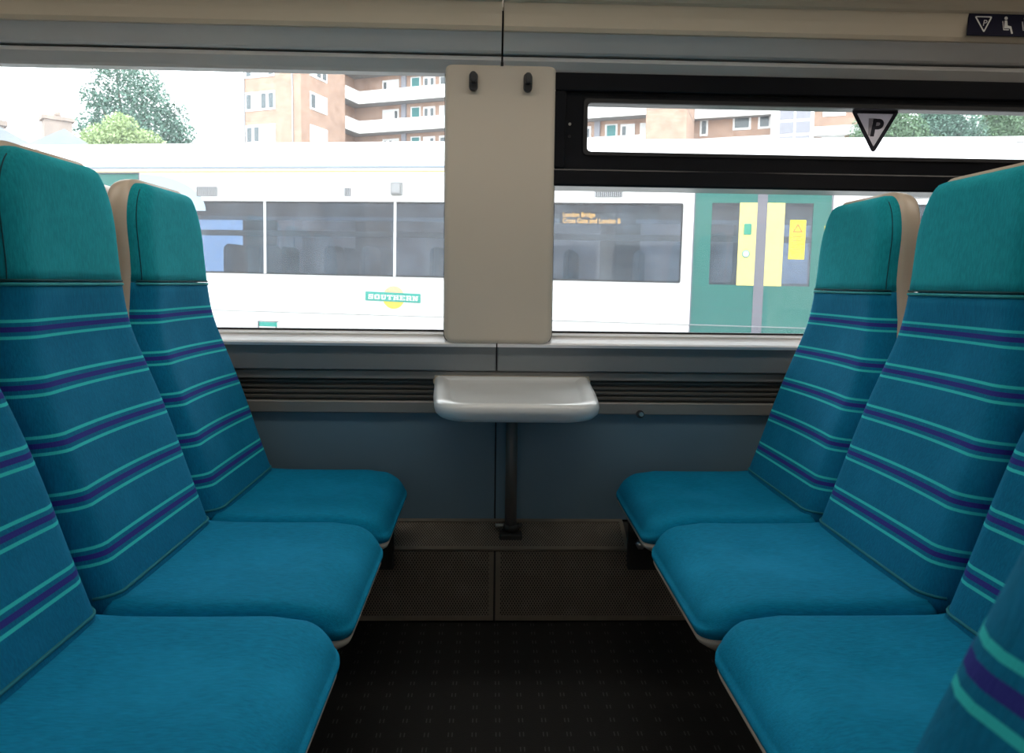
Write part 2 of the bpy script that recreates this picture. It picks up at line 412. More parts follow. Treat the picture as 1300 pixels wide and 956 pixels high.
box('joint_strip', 'gasket', SEAM-.003, SEAM+.003, 2.124, 2.14, .262, .80, wb)
box('head_backing', 'gasket', XL, XR, 2.075, 2.14, 1.615, 1.635, wb)

# ------------------------------------------------------------------ windows in view
w1 = struct(box('window_1', 'window_glass', -2.35, -.11, 2.190, 2.196, .832, 1.655))
for (x0, x1, z0, z1) in ((-2.35, -.11, .826, .838), (-2.35, -.11, 1.648, 1.658), (-2.35, -2.338, .838, 1.648), (-.126, -.11, .838, 1.648)):
    box('window_gasket', 'gasket', x0, x1, 2.180, 2.202, z0, z1, w1)
w2 = struct(box('window_2', 'window_glass', .165, 2.35, 2.190, 2.196, .832, 1.285))
for (x0, x1, z0, z1) in ((.165, 2.35, .826, .838), (.165, .178, .838, 1.28), (2.338, 2.35, .838, 1.28)):
    box('window_gasket', 'gasket', x0, x1, 2.180, 2.202, z0, z1, w2)
box('frame_head', 'frame_black', .165, 2.36, 2.085, 2.20, 1.538, 1.590, w2, .004)
box('frame_transom', 'frame_black', .165, 2.36, 2.085, 2.20, 1.268, 1.318, w2, .005)
box('frame_jamb', 'frame_black', .165, .212, 2.085, 2.20, 1.318, 1.538, w2, .004)
box('frame_jamb', 'frame_black', 2.31, 2.36, 2.085, 2.20, 1.318, 1.538, w2, .004)
hp = ring_plate('hopper_frame', 'frame_black', rrect(.212, 2.31, 1.319, 1.537, .004, 4), rrect(.272, 2.26, 1.366, 1.512, .012, 4), 2.100, .06, w2)
ring_plate('hopper_bead', 'gasket', rrect(.264, 2.27, 1.359, 1.520, .012, 4), rrect(.276, 2.256, 1.369, 1.509, .012, 4), 2.094, .012, hp)
box('hopper_pane', 'window_glass', .265, 2.27, 2.148, 2.153, 1.358, 1.520, w2)
disc('rivet', 'steel', (.225, 2.0975, 1.447), .0042, .004, w2, 12)
disc('rivet', 'dark_metal', (.225, 2.0975, 1.412), .0042, .004, w2, 12)

# ------------------------------------------------------------------ pillar cover with coat hooks
pc = thing('pillar_cover', 'cream moulded pillar cover with two black coat hooks between the windows', 'pillar cover', (0.023, 2.14, 0))
def rounded_slab(pts, y_front, y_back, r, n=5):
    bm = bmesh.new(); rings = []
    cx = sum(p[0] for p in pts)/len(pts); cz = sum(p[1] for p in pts)/len(pts)
    N = len(pts); nor = []
    for i in range(N):
        t = Vector((pts[(i+1) % N][0]-pts[i-1][0], pts[(i+1) % N][1]-pts[i-1][1])); t.normalize(); nor.append((t.y, -t.x))
    rings.append([bm.verts.new((x, y_back, z)) for x, z in pts])
    for k in range(n+1):
        a = pi/2*k/n; ins = r*(1-cos(a)); y = y_front+r*(1-sin(a))
        rings.append([bm.verts.new((p[0]-q[0]*ins, y, p[1]-q[1]*ins)) for p, q in zip(pts, nor)])
    for A, B in zip(rings, rings[1:]):
        for i in range(N): bm.faces.new((A[i], A[(i+1) % N], B[(i+1) % N], B[i]))
    bm.faces.new(rings[-1]); bm.faces.new(rings[0][::-1])
    return bm
bm_obj('cover', rounded_slab(rrect(-.159, .159, .806, 1.616, .028, 6), -.062, .045, .014), 'pillar_cream', pc)
ring_plate('shadow_gap', 'gasket', rrect(-.1615, .1615, .8035, 1.6185, .029, 6), rrect(-.156, .156, .809, 1.613, .026, 6), -.036, .03, pc)
for x in (-.078, .077):
    h = bm_obj('coat_hook', rounded_slab(rrect(x-.0125, x+.0125, 1.528, 1.580, .0115, 5), -.076, -.060, .004), 'hook_black', pc)
    bm_obj('hook_peg', rounded_slab(rrect(x-.0095, x+.0095, 1.546, 1.577, .009, 5), -.094, -.074, .005), 'hook_black', h)

# ------------------------------------------------------------------ fold-down table
tb = thing('window_table', 'small white moulded table on a dark grey pole under the pillar', 'table', (.067, 2.12, 0))
def table_outline(ins=0):
    P = []
    ctl = [(.233-ins, -.0-ins*.6), (.224-ins, -.12), (.214-ins, -.28), (.202-ins, -.40)]
    for a, b in zip(ctl, ctl[1:]):
        for k in range(4): P.append((a[0]+(b[0]-a[0])*k/4, a[1]+(b[1]-a[1])*k/4))
    r = .085
    for k in range(9):
        a = pi/2*k/8; P.append((.202-ins-r+r*cos(a), -.40-(r*1.35-ins)*sin(a)))
    right = P; left = [(-x, y) for x, y in reversed(P)]
    return right+left
def ring_mesh(rings, capA=True, capB=True):
    bm = bmesh.new(); V = [[bm.verts.new(p) for p in r] for r in rings]; N = len(rings[0])
    for A, B in zip(V, V[1:]):
        for i in range(N): bm.faces.new((A[i], A[(i+1) % N], B[(i+1) % N], B[i]))
    if capA: bm.faces.new(V[0])
    if capB: bm.faces.new(V[-1][::-1])
    return bm
RG = []
for ins, z in ((.030, .660), (.012, .663), (.003, .672), (0, .684), (.001, .695), (.006, .702), (.013, .7055), (.024, .7055), (.034, .7035), (.041, .6985), (.048, .6962)):
    RG.append([(x, y, z) for x, y in table_outline(ins)])
top = bm_obj('table_top', ring_mesh(RG), 'table_white', tb, True)
box('back_lip', 'cove_cream', -.236, .236, -.012, .004, .680, .712, tb, .004)
tube('pole', 'pole_grey', [(0, -.05, .235), (0, -.05, .664)], .0175, tb, 20)
sk = box('foot_socket', 'dark_metal', -.034, .034, -.088, -.018, .205, .246, tb, .004)
box('foot_plate', 'dark_metal', -.040, .040, -.094, -.014, .198, .226, tb, .003)
tube('clamp_bolt', 'steel', [(-.046, -.052, .262), (-.014, -.052, .262)], .006, tb, 10)
tube('clamp_bolt', 'dark_metal', [(.014, -.052, .262), (.034, -.052, .262)], .006, tb, 10)
tube('collar', 'dark_metal', [(0, -.05, .244), (0, -.05, .266)], .022, tb, 20)

# ------------------------------------------------------------------ seats
PROF = [(-.05, -.018), (0, .0), (.107, .037), (.21, .070), (.315, .109), (.42, .144), (.47, .151), (.52, .154), (.63, .163), (.75, .173), (.80, .178)]
def back_x(z):                       # front face of the backrest, smooth through the measured points
    h = z-.45
    def lin(h):
        for (a, xa), (b, xb) in zip(PROF, PROF[1:]):
            if h <= b: return xa+(xb-xa)*(h-a)/(b-a)
        return PROF[-1][1]
    return -sum(lin(h+d)*w for d, w in ((-.04, 1), (-.02, 2), (0, 3), (.02, 2), (.04, 1)))/9
ZT, RZ, RY = 1.205, .125, .075
def half_w(z, w, zt=ZT):
    t = max(0, min(1, (z-.72)/.30)); w -= .042*t*t*(3-2*t)
    if z <= zt-RZ: return w
    q = (z-(zt-RZ))/RZ; return w-RY*(1-sqrt(max(0, 1-q*q)))
def section(z, w, zt=ZT, D=.066, R=.050, n=6, m=10, roll=.03):
    """points of one cushion row, from one back edge round the front to the other"""
    hw = half_w(z, w, zt); xf = back_x(z)
    t = max(0, min(1, (z-.72)/.30)); D -= .026*t*t*(3-2*t)
    q = max(0, (z-(zt-roll))/roll); xf -= roll*(1-sqrt(max(0, 1-q*q)))
    xb = back_x(z)-D-.004; P = []
    wing = .010*max(0, min(1, (z-.5)/.15))*max(0, min(1, (1.0-z)/.15))
    for k in range(n+1):
        a = pi/2*k/n; P.append((min(xf, back_x(z)-D+D*sin(a)), -hw+R*(1-cos(a))))
    for k in range(1, m):
        y = -hw+R+(2*hw-2*R)*k/m; t = y/(hw-R); P.append((xf-wing*(1-t*t), y))
    F = P[:n+1]
    P += [(x, -y) for x, y in reversed(F)]
    return [(xb, P[0][1])]+P+[(xb, -P[0][1])]
def loft(name, zs, w, m, parent, zt=ZT):
    rings = [[(x, y, z) for x, y in section(z, w, zt)] for z in zs]
    o = bm_obj(name, ring_mesh(rings), m, parent, True)
    add_uv(o, lambda c: (c.y, c.z))
    return o
ZSEAM = .975
def shell_section(z, w, zt):
    hw = half_w(z, w, zt); xa = back_x(min(z, ZT))-.064+.026*max(0, min(1, (z-.72)/.30)); D = .056; R = .03
    q = max(0, (z-(zt-.03))/.03); D2 = D*(1-.45*(1-sqrt(max(0, 1-q*q))))
    P = [(xa, hw)]
    for k in range(6):
        a = pi/2*k/5; P.append((xa-D2*.35-D2*.65*sin(a), hw-R*(1-cos(a))))
    P += [(x, -y) for x, y in reversed(P)]
    return P
def cushion_outline(ins):
    x0, x1, hw = -.03, .382, .2205
    P = []
    def arc(cx, cy, r, a0):
        for k in range(9):
            a = radians(a0+90*k/8); P.append((cx+max(.001, r-ins)*cos(a), cy+max(.001, r-ins)*sin(a)))
    rf, rb = .062, .02
    arc(x1-rf, hw-rf, rf, 0)
    for k in range(1, 6): P.append((x1-rf+(x0+rb-x1+rf)*k/6, hw-ins))
    arc(x0+rb, hw-rb, rb, 90)
    for k in range(1, 6): P.append((x0+ins, hw-rb-(2*hw-2*rb)*k/6))
    arc(x0+rb, -hw+rb, rb, 180)
    for k in range(1, 6): P.append((x0+rb+(x1-rf-x0-rb)*k/6, -hw+ins))
    arc(x1-rf, -hw+rf, rf, 270)
    for k in range(1, 6): P.append((x1-ins, -hw+rf+(2*hw-2*rf)*k/6))
    return P
def dish(x, y):
    dx, dy = (x-.16)/.15, y/.15
    d = -.009*math.exp(-(dx*dx+dy*dy)) - .004*math.exp(-((x-.20)/.03)**2-((y+.02)/.04)**2)
    if x > .27: d -= .35*(x-.27)**2/.11
    return d
def make_seat():
    s = thing('train_seat', 'seat', 'seat')
    n = 22
    bk = loft('backrest', [.425+(ZSEAM-.425)*k/n for k in range(n+1)], .2215, 'fabric_back', s)
    top = [ZSEAM+.001+(ZT-RZ-ZSEAM)*k/5 for k in range(6)]+[ZT-RZ+RZ*sin(pi/2*k/14) for k in range(1, 15)]
    hd = loft('headrest', top, .2215, 'fabric_head', s)
    sec = section(ZSEAM, .2215)[2:-2]
    tube('piping', 'piping_teal', [(x+.0006, y, ZSEAM-.004) for x, y in sec], .0034, bk, 6)
    tube('base_piping', 'piping_low', [(x+.001, y, .458) for x, y in section(.458, .2215)[3:-3]], .0028, bk, 6)
    tube('seam', 'seam_dark', [(x+.0004, y, ZSEAM+.003) for x, y in sec], .0022, hd, 6)
    idx = 3
    zz = [ZSEAM+.004+(ZT-.022-ZSEAM)*k/30 for k in range(31)]
    Lp = [(section(z, .2215)[idx][0]+.0003, section(z, .2215)[idx][1], z) for z in zz]
    tube('side_seam', 'seam_dark', Lp, .0011, hd, 5)
    tube('side_seam', 'seam_dark', [(x, -y, z) for x, y, z in Lp], .0011, hd, 5)
    # shell behind
    zt = ZT+.008
    zs = [.36+(zt-RZ-.36)*k/16 for k in range(17)]+[zt-RZ+RZ*sin(pi/2*k/12) for k in range(1, 13)]
    bm_obj('back_shell', ring_mesh([[(x, y, z) for x, y in shell_section(z, .2235, zt)] for z in zs]), 'cream_shell', s, True)
    # cushion
    R = []
    for ins, z in ((.030, .388), (.012, .390), (.004, .396), (.0, .406), (.0, .414), (.002, .426), (.006, .436), (.013, .4440), (.022, .4480), (.034, .450)):
        R.append([(x, y, z+(dish(x, y) if z > .42 else dish(x, y)*.6 if x > .27 else 0)) for x, y in cushion_outline(ins)])
    o45 = cushion_outline(.034)
    for f in (.86, .72, .58, .44, .30, .16, .05):
        R.append([(.17+(x-.17)*f, y*f, .4505+dish(.17+(x-.17)*f, y*f)) for x, y in o45])
    bm_obj('seat_cushion', ring_mesh(R), 'fabric_seat', s, True)
    # cream pan under the cushion
    R = []
    for ins, z in ((.075, .345), (.040, .350), (.018, .370), (.008, .380), (.004, .390), (.010, .3925)):
        R.append([(x, y, z+(dish(x, y)*.6 if x > .27 else 0)) for x, y in cushion_outline(ins)])
    bm_obj('seat_pan', ring_mesh(R), 'pan_cream', s, True)
    for y in (-.12, .12):
        box('bracket', 'dark_metal', -.02, .24, y-.02, y+.02, .318, .350, s, .004, 1)
    return s
proto = make_seat()
XLB, XRB = -.612, .746
SEATS = [
 (XLB, 1.805, 0, 'teal seat against the blue wall in the left row, beneath the left window'),
 (XLB, 1.357, 0, 'middle teal striped seat of the left row, between window seat and aisle seat'),
 (XLB, .907, 0, 'aisle-side teal seat of the left row, only its lower back and cushion showing'),
 (XRB, 1.805, pi, 'teal seat against the blue wall in the right row, under the hopper window'),
 (XRB, 1.357, pi, 'middle teal striped seat of the right row, between window seat and aisle seat'),
 (XRB, .907, pi, 'aisle-side teal seat of the right row, cut off by the right edge'),
 (.106, .14, pi, 'dark blurred teal seat edge close to the camera at lower right'),
 (-1.20, 1.805, pi, 'seat back-to-back behind the left window seat, only its cream top showing'),
 (-1.20, 1.357, pi, 'seat back-to-back behind the middle left seat, barely showing at the left edge'),
]
for i, (x, y, a, lab) in enumerate(SEATS):
    o = proto if i == 0 else copy_tree(proto)
    o.location = (x, y, 0); o.rotation_euler = (0, 0, a); o['label'] = lab
    o['group'] = 'teal striped train seats'
# supports below the rows
def support(x, sgn, y0, y1, label, wall=True):
    s = thing('seat_support', label, 'seat frame', (x, 0, 0), 0 if sgn > 0 else pi)
    f = sgn
    tube('beam', 'dark_metal', [(.06, f*y0, .292), (.06, f*y1, .292)], .026, s, 12)
    tube('beam', 'dark_metal', [(.20, f*y0, .292), (.20, f*y1, .292)], .026, s, 12)
    ya = f*(y0+.10)
    box('leg', 'dark_metal', .03, .23, ya-.025, ya+.025, .02, .275, s, .006)
    box('foot', 'dark_metal', -.02, .28, ya-.045, ya+.045, 0, .022, s, .004)
    if wall:
        yb, yc = sorted((f*1.965, f*1.985))
        box('wall_bracket', 'dark_metal', .0, .345, yb, yc, .165, .316, s, .006)
        for bx in (.312, .06):
            tube('bolt', 'steel', [(bx, f*1.968, .245), (bx, f*1.950, .245)], .013, s, 6)
    return s
support(XLB, 1, .70, 1.97, 'dark steel frame carrying the left row of seats')
support(XRB, -1, .70, 1.97, 'dark steel frame carrying the right row of seats')
support(.106, -1, -.06, .32, 'dark steel frame under the blurred near seat', False)
support(-1.20, -1, 1.13, 1.97, 'dark steel frame under the seats behind the left row')

# ------------------------------------------------------------------ stickers
st = thing('priority_sticker', 'inverted white triangle sticker with black border and letter P on the hopper pane', 'sticker', (1.150, 2.1475, 1.452))
def tri(w, h, r, n=5, dz=0):
    A, B, C = Vector((-w, h*.5)), Vector((w, h*.5)), Vector((0, -h*.5)); out = []
    cen = (A+B+C)/3
    for p, q, s in ((C, B, A), (B, A, C), (A, C, B)):
        d1 = (p-q).normalized(); d2 = (s-q).normalized(); half = math.acos(max(-1, min(1, d1.dot(d2))))/2
        bis = (d1+d2).normalized(); c = q+bis*(r/sin(half)); t = r/math.tan(half)
        p1 = q+d1*t-c; p2 = q+d2*t-c; a1 = math.atan2(p1.y, p1.x); a2 = math.atan2(p2.y, p2.x); da = (a2-a1+pi) % (2*pi)-pi
        for k in range(n+1): a = a1+da*k/n; out.append((c.x+r*cos(a), c.y+r*sin(a)+dz))
    return out
ring_plate('border', 'sticker_black', tri(.0755, .132, .008), tri(.0550, .096, .0012, dz=.0055), -.0008, .0008, st)
plate('face', 'sticker_grey', tri(.0555, .097, .0012, dz=.0055), -.0012, .0005, st)
text('letter_shadow', 'sticker_shadow', 'P', -.004, -.0014, .012, .070, st, shear=0, offset=.002, depth=.0001)
text('letter', 'sticker_black', 'P', .003, -.0018, .010, .070, st, shear=.15, offset=.0022, depth=.0002)
sg = thing('priority_sign', 'navy strip sign with white triangle P and seated figures above the right window', 'sign', (1.46, 1.9845, 1.712))
sg.rotation_euler = (radians(-6.5), 0, 0)
plate('plate', 'navy', [(-.149, .031), (-.155, -.031), (.155, -.031), (.155, .031)], -.004, .003, sg)
def sgo(pts): return [(x-.1085, z-.001) for x, z in pts]
ring_plate('triangle', 'print_white', sgo(tri(.0255, .047, .003)), sgo(tri(.0195, .0365, .0015, dz=.0022)), -.0046, .0008, sg)
text('letter', 'print_white', 'P', -.1065, -.0044, .003, .024, sg, shear=.2, depth=.0003)
def figure(x0):
    disc('figure_head', 'print_white', (x0-.002, -.0046, .0185), .0048, .0008, sg, 12)
    plate('figure_body', 'print_white', [(x0+a, b) for a, b in ((-.006, .012), (.001, .012), (.002, -.002), (.012, -.004), (.0165, -.024), (.012, -.025), (.008, -.010), (-.008, -.010))], -.0046, .0008, sg)
    plate('figure_seat', 'print_white', [(x0+a, b) for a, b in ((-.0125, .010), (-.0105, .010), (-.009, -.0125), (.005, -.0125), (.005, -.0150), (-.0105, -.0150))], -.0046, .0008, sg)
figure(-.043); figure(.012); figure(.067); figure(.120)

# ------------------------------------------------------------------ ceiling lamps
for i, (y, nm) in enumerate(((1.45, 'warm fluorescent strip lamp on the ceiling over the aisle'),)):
    for x, side in ((-2.1, 'left end of the carriage'), (0, 'middle bay'), (2.1, 'right end of the carriage')):
        lp = thing('ceiling_light', 'long warm strip light on the ceiling above the '+side, 'ceiling light', (x, y, 2.14))
        box('housing', 'ceiling_white', -.85, .85, -.10, .10, -.02, 0, lp, .004)
        bm_obj('diffuser', box_bm(-.83, .83, -.085, .085, -.05, -.018, .012, 3), 'lamp_diffuser', lp)

# ------------------------------------------------------------------ outside: ground
gr = struct(box('ground', 'ballast', -90, 110, -30, 160, -1.7, -1.5))
rw = struct(box('added_shade_wall', 'old_brick', -40, 40, -3.6, -3.0, -1.5, 4.5))  # added wall, out of view, cuts daylight entering through the near-side windows
sk_ = box('carriage_skin', 'train_lower', XL, XR, 2.30, 2.33, -1.0, .80); sk_['kind'] = 'structure'

# ------------------------------------------------------------------ outside: the train opposite
tr = thing('passenger_train', 'white train with green doors and dark windows standing on the next track', 'train', (1.387, 7.213, 0), 0)
tr.rotation_euler = (Matrix.Rotation(-.19, 4, 'Z') @ Matrix.Rotation(.010, 4, 'Y')).to_euler()
A0, A1 = -9.5, 6.5
ZW0, ZW1, ZG = 1.018, 1.806, 2.150
def train_side(holes):
    bm = bmesh.new(); z0, z1 = .60, ZG
    xs = sorted({A0, A1, *[h[0] for h in holes], *[h[1] for h in holes]}); zs = sorted({z0, z1, *[h[2] for h in holes], *[h[3] for h in holes]})
    for a, b in zip(xs, xs[1:]):
        for c, d in zip(zs, zs[1:]):
            if any(h[0] < (a+b)/2 < h[1] and h[2] < (c+d)/2 < h[3] for h in holes): continue
            box_bm(a, b, 0, .06, c, d, bm=bm)
    return bm_obj('body_side', bm, 'train_white', tr)
TW = [(-4.93, -1.45), (-1.05, .517), (2.15, 3.9), (4.2, 5.8)]
DOORS = [(.636, 1.923), (-6.80, -5.49)]
train_side([(a, b, ZW0, ZW1) for a, b in TW]+[(a, b, .60, 2.112) for a, b in DOORS])
for a, b in ((A0, -6.812), (-5.478, .624), (1.935, A1)):
    prism_x('skirt', 'train_lower', [(.004, .60), (.012, .20), (.05, .20), (.05, .60)], a, b, tr)
prism_x('sole_bar', 'train_lower', [(.012, .20), (.12, -.2), (.12, -.9), (.3, -.9), (.3, .20)], A0, A1, tr)
RW, RB = 1.40, .462
prof = [(RW-RW*cos(pi*k/24), ZG+.025+RB*sin(pi*k/24)) for k in range(25)]
prism_x('roof', 'train_roof', [(0, ZG)]+prof+[(2.8, ZG)], A0, A1, tr)
prism_x('gutter', 'train_blue_line', [(-.012, 2.168), (-.012, 2.186), (.02, 2.19), (.02, 2.168)], A0, A1, tr)
box('gold_line', 'train_gold', A0, A1, -.003, .01, 2.122, 2.136, tr)
for x in (-7, -5.6, -4.3, -2.6, -1.2, .4, 1.5, 2.5, 3.6, 4.8):
    box('roof_bolt', 'grey_box', x, x+.07, .20, .23, 2.40, 2.425, tr)
box('far_side', 'train_inside_wall', A0, A1, 2.74, 2.80, -.9, 1.05, tr)
box('far_side', 'train_inside_wall', A0, A1, 2.74, 2.80, 1.85, ZG, tr)
for k in range(9):
    x = A0+.1+1.8*k
    box('far_pier', 'train_inside_wall', x, x+.55, 2.74, 2.80, 1.05, 1.85, tr)
    box('far_pane', 'train_glass', x+.55, x+1.8, 2.76, 2.77, 1.05, 1.85, tr)
box('inner_floor', 'train_inside', A0, A1, .06, 2.74, .10, .16, tr)
box('inner_ceiling', 'train_inside', A0, A1, .06, 2.74, 2.08, 2.14, tr)
for a, b in TW:
    p = box('window_pane', 'train_glass', a, b, .006, .014, ZW0, ZW1, tr)
    ring_plate('window_edge', 'gasket', rrect(a-.004, b+.004, ZW0-.004, ZW1+.004, .02, 3), rrect(a+.012, b-.012, ZW0+.012, ZW1-.012, .02, 3), -.002, .02, p)
    box('window_ledge', 'train_rail', a, b, -.006, .01, ZW0-.018, ZW0-.006, p)
for x in (-3.965, -2.475): box('window_bar', 'train_rail', x-.014, x+.014, -.004, .01, ZW0, ZW1, tr)
# a row of seats and luggage rails seen through the panes
sv = None
for k, x in enumerate((-4.6, -4.15, -3.35, -2.9, -2.1, -1.6, -.6, .15, 2.5, 3.3)):
    if sv is None:
        bm = box_bm(-.10, .02, -.21, .21, .55, 1.36, .07, 4); me = bpy.data.meshes.new('carriage_seat'); bm.to_mesh(me); bm.free(); sv = me
    o = link('inner_seat', sv, 'train_seat', tr, True); o.location = (x, .55, 0)
    o = link('inner_seat', sv, 'train_seat', tr, True); o.location = (x, 1.02, 0)
box('luggage_rail', 'train_rail', A0, A1, .16, .22, 1.62, 1.66, tr)
box('luggage_rail', 'train_rail', A0, A1, 2.4, 2.5, 1.58, 1.66, tr)
# doors
def train_door(a, b):
    c = (a+b)/2; g = .047
    frame = ring_plate('door_frame', 'door_seal', [(a-.012, 2.124), (a-.012, .2), (b+.012, .2), (b+.012, 2.124)], [(a, 2.112), (a, .21), (b, .21), (b, 2.112)], -.004, .03, tr)
    for k, (x0, x1) in enumerate(((a, c-g), (c+g, b))):
        wa, wb_ = (x0+.165, x1-.166) if k == 0 else (x0+.166, x1-.165)
        d = ring_plate('door_leaf', 'door_green', [(x0, .2), (x1, .2), (x1, 2.112), (x0, 2.112)], [(wa, 1.008), (wb_, 1.008), (wb_, 1.816), (wa, 1.816)], .012, .04, tr)
        box('door_pane', 'train_glass', wa, wb_, .02, .028, 1.008, 1.816, d)
        ya, yb = (x1-.166, x1) if k == 0 else (x0, x0+.166)
        box('yellow_strip', 'door_yellow', ya, yb, .006, .014, 1.006, 1.818, d)
        if k == 0:
            m = (ya+yb)/2
            box('button_panel', 'button_green', m-.036, m+.036, .000, .008, 1.505, 1.615, d, .006)
            disc('button', 'button_white', (m-.006, -.004, 1.318), .030, .012, d)
            disc('button_ring', 'button_green', (m-.006, .002, 1.318), .038, .008, d)
        else:
            s = box('warning_sticker', 'sticker_yellow', wa+.055, wa+.205, .014, .019, 1.272, 1.655, d)
            ring_plate('warning_triangle', 'sticker_red', [(wa+.13-.048, 1.535), (wa+.13+.048, 1.535), (wa+.13, 1.622)], [(wa+.13-.030, 1.546), (wa+.13+.030, 1.546), (wa+.13, 1.600)], .0125, .002, s)
            for q in range(4): box('text_line', 'sticker_red', wa+.085, wa+.175, .0125, .0142, 1.49-.04*q, 1.496-.04*q, s)
    box('door_seal', 'door_seal', c-g, c+g, .004, .05, .2, 2.112, tr)
    t = box('edge_sticker', 'sticker_yellow', b-.055, b-.015, .006, .013, 1.52, 1.60, tr)
for a, b in DOORS: train_door(a, b)
plate('pale_flash', 'train_pale', [(-5.47, 2.11), (-5.47, 1.70)]+[(-5.47+.80*cos(radians(t)), 1.70+.405*sin(radians(t))) for t in range(0, 86, 5)], -.0025, .003, tr)
def vent(x0, x1, z0, z1, n):
    v = box('vent', 'vent_dark', x0, x1, -.004, .01, z0, z1, tr)
    for k in range(n):
        x = x0+(x1-x0)*(k+.5)/n; box('vent_slat', 'vent_slat', x-(x1-x0)/n*.28, x+(x1-x0)/n*.28, -.012, -.002, z0, z1, v)
vent(-4.78, -4.53, 1.862, 1.965, 14); vent(-.363, -.085, 1.868, 1.962, 14); vent(-3.045, -2.974, 1.867, 1.955, 3); vent(2.55, 2.83, 1.868, 1.962, 14)
b_ = box('equipment_box', 'grey_box', -2.52, -2.395, -.03, .01, 1.880, 2.015, tr, .01); box('box_face', 'vent_slat', -2.50, -2.415, -.036, -.028, 1.90, 1.995, b_)
# logo: sun disc with the name board
def half_disc(up): return [(-2.482+.123*cos(radians(t)), .793+.123*sin(radians(t))) for t in (range(0, 181, 10) if up else range(180, 361, 10))]
lg = plate('name_board', 'logo_green', [(-2.80, .852), (-2.80, .754), (-2.182, .741), (-2.182, .839)], -.008, .008, tr)
plate('sun_upper', 'logo_sun_top', half_disc(True), -.004, .004, tr); plate('sun_lower', 'logo_sun_low', half_disc(False), -.004, .004, tr)
GLY = {  # slab-serif capitals as boxes and bars on a 10 x 10 cell
 'S': [(1, 0, 9, 2), (1, 4, 9, 6), (1, 8, 9, 10), (1, 5, 3.5, 9), (6.5, 1, 9, 5), (0.4, 0, 1.8, 3.2), (8.2, 6.8, 9.6, 10)],
 'O': [(1, 0, 9, 1.8), (1, 8.2, 9, 10), (.4, 1, 3.2, 9), (6.8, 1, 9.6, 9)],
 'U': [(1.2, 1, 4, 10), (6.8, 1, 8.8, 10), (2, 0, 8, 1.8), (0, 8.4, 5, 10), (5.8, 8.4, 10, 10)],
 'T': [(3.6, 0, 6.4, 10), (.2, 8.2, 9.8, 10), (.2, 6.4, 1.6, 10), (8.4, 6.4, 9.8, 10), (2.4, 0, 7.6, 1.5)],
 'H': [(1, 0, 3.6, 10), (6.4, 0, 9, 10), (3, 4.2, 7, 5.8), (0, 0, 4.6, 1.5), (5.4, 0, 10, 1.5), (0, 8.5, 4.6, 10), (5.4, 8.5, 10, 10)],
 'E': [(1, 0, 3.6, 10), (0, 0, 9.4, 1.6), (0, 8.4, 9.4, 10), (3, 4.2, 7, 5.8), (8, 0, 9.4, 3.2), (8, 6.8, 9.4, 10)],
 'R': [(1, 0, 3.6, 10), (0, 8.4, 8, 10), (3, 4.2, 8, 5.6), (6.6, 5, 9.2, 9.2), (6, 0, 8.6, 4.6), (0, 0, 4.8, 1.5), (6, 0, 10, 1.5)],
 'N': [(1, 0, 2.8, 10), (7.2, 0, 9, 10), (0, 0, 4, 1.5), (0, 8.5, 4, 10), (6, 8.5, 10, 10)]}
x = -2.768; cw = .069; chh = .050
for ch in 'SOUTHERN':
    bm = bmesh.new()
    for x0, y0, x1, y1 in GLY[ch]: box_bm(x0/10*cw*.93, x1/10*cw*.93, -.0105, -.0075, y0/10*chh, y1/10*chh, bm=bm)
    if ch == 'N':
        vs = [bm.verts.new((a/10*cw*.93, -.0106, b/10*chh)) for a, b in ((1, 10), (4, 10), (9, 0), (6.2, 0))]; bm.faces.new(vs)
    o = bm_obj('letter', bm, 'print_white', lg); o.location = (x, 0, .772-(x+2.768)*.021); x += cw+.002
# passenger display behind the pane
box('led_panel', 'led_panel', -.72, .06, .055, .075, 1.595, 1.722, tr)
text('display_text', 'led_text', 'London Bridge', -.69, .052, 1.692, .070, tr, offset=.0006, align='LEFT', sx=.80, spacing=1)
text('display_text', 'led_text', 'Cross Gate and London B', -.69, .052, 1.630, .070, tr, offset=.0006, align='LEFT', sx=.80)
gp = box('notice_plate', 'print_white', -4.05, -3.80, -.012, .0, .385, .49, tr); box('notice_band', 'logo_green', -4.03, -3.82, -.016, -.010, .435, .482, gp); box('notice_edge', 'vent_dark', -4.05, -3.80, -.014, -.011, .485, .493, gp)
for x in (-4.04, -3.83): box('notice_leg', 'vent_dark', x-.008, x+.008, -.015, -.010, .36, .485, gp)
box('body_crease', 'vent_slat', A0, A1, -.002, .004, .596, .603, tr)

# ------------------------------------------------------------------ outside: the flats (own frame, x along the fronts, y into the blocks)
ST = 2.57                                                    # storey height
def flats(name, label, loc, rz): return thing(name, label, 'building', loc, rz)
def fwin(parent, x0, x1, z0, z1, y, lights=3, side=False, dark=.5, depth=.04):
    """casement window in the front (or, with side=True, in the right-hand wall: x runs along y)"""
    def bx(nm, m, a, b, c, d, za, zb, par):
        return box(nm, m, c, d, a, b, za, zb, par) if side else box(nm, m, a, b, c, d, za, zb, par)
    s = 1 if side else -1
    lo, hi = sorted((y, y+s*.06)); w = bx('window', 'flat_frame', x0, x1, lo, hi, z0, z1, parent)
    n = lights; ww = (x1-x0)/n
    lo, hi = sorted((y+s*.055, y+s*.072))
    for k in range(n):
        if random.random() < dark: bx('pane', 'flat_pane', x0+ww*k+.14, x0+ww*(k+1)-.14, lo, hi, z0+.16, z1-.18, w)
        else: bx('pane', 'flat_curtain', x0+ww*k+.10, x0+ww*(k+1)-.10, lo, hi, z0+.12, z1-.12, w)
FR = -.37
ta = flats('apartment_tower', 'brick corner tower with white casement windows beside the long white balconies', (-14.917, 57, -1.5), FR)
Z0 = 1.5
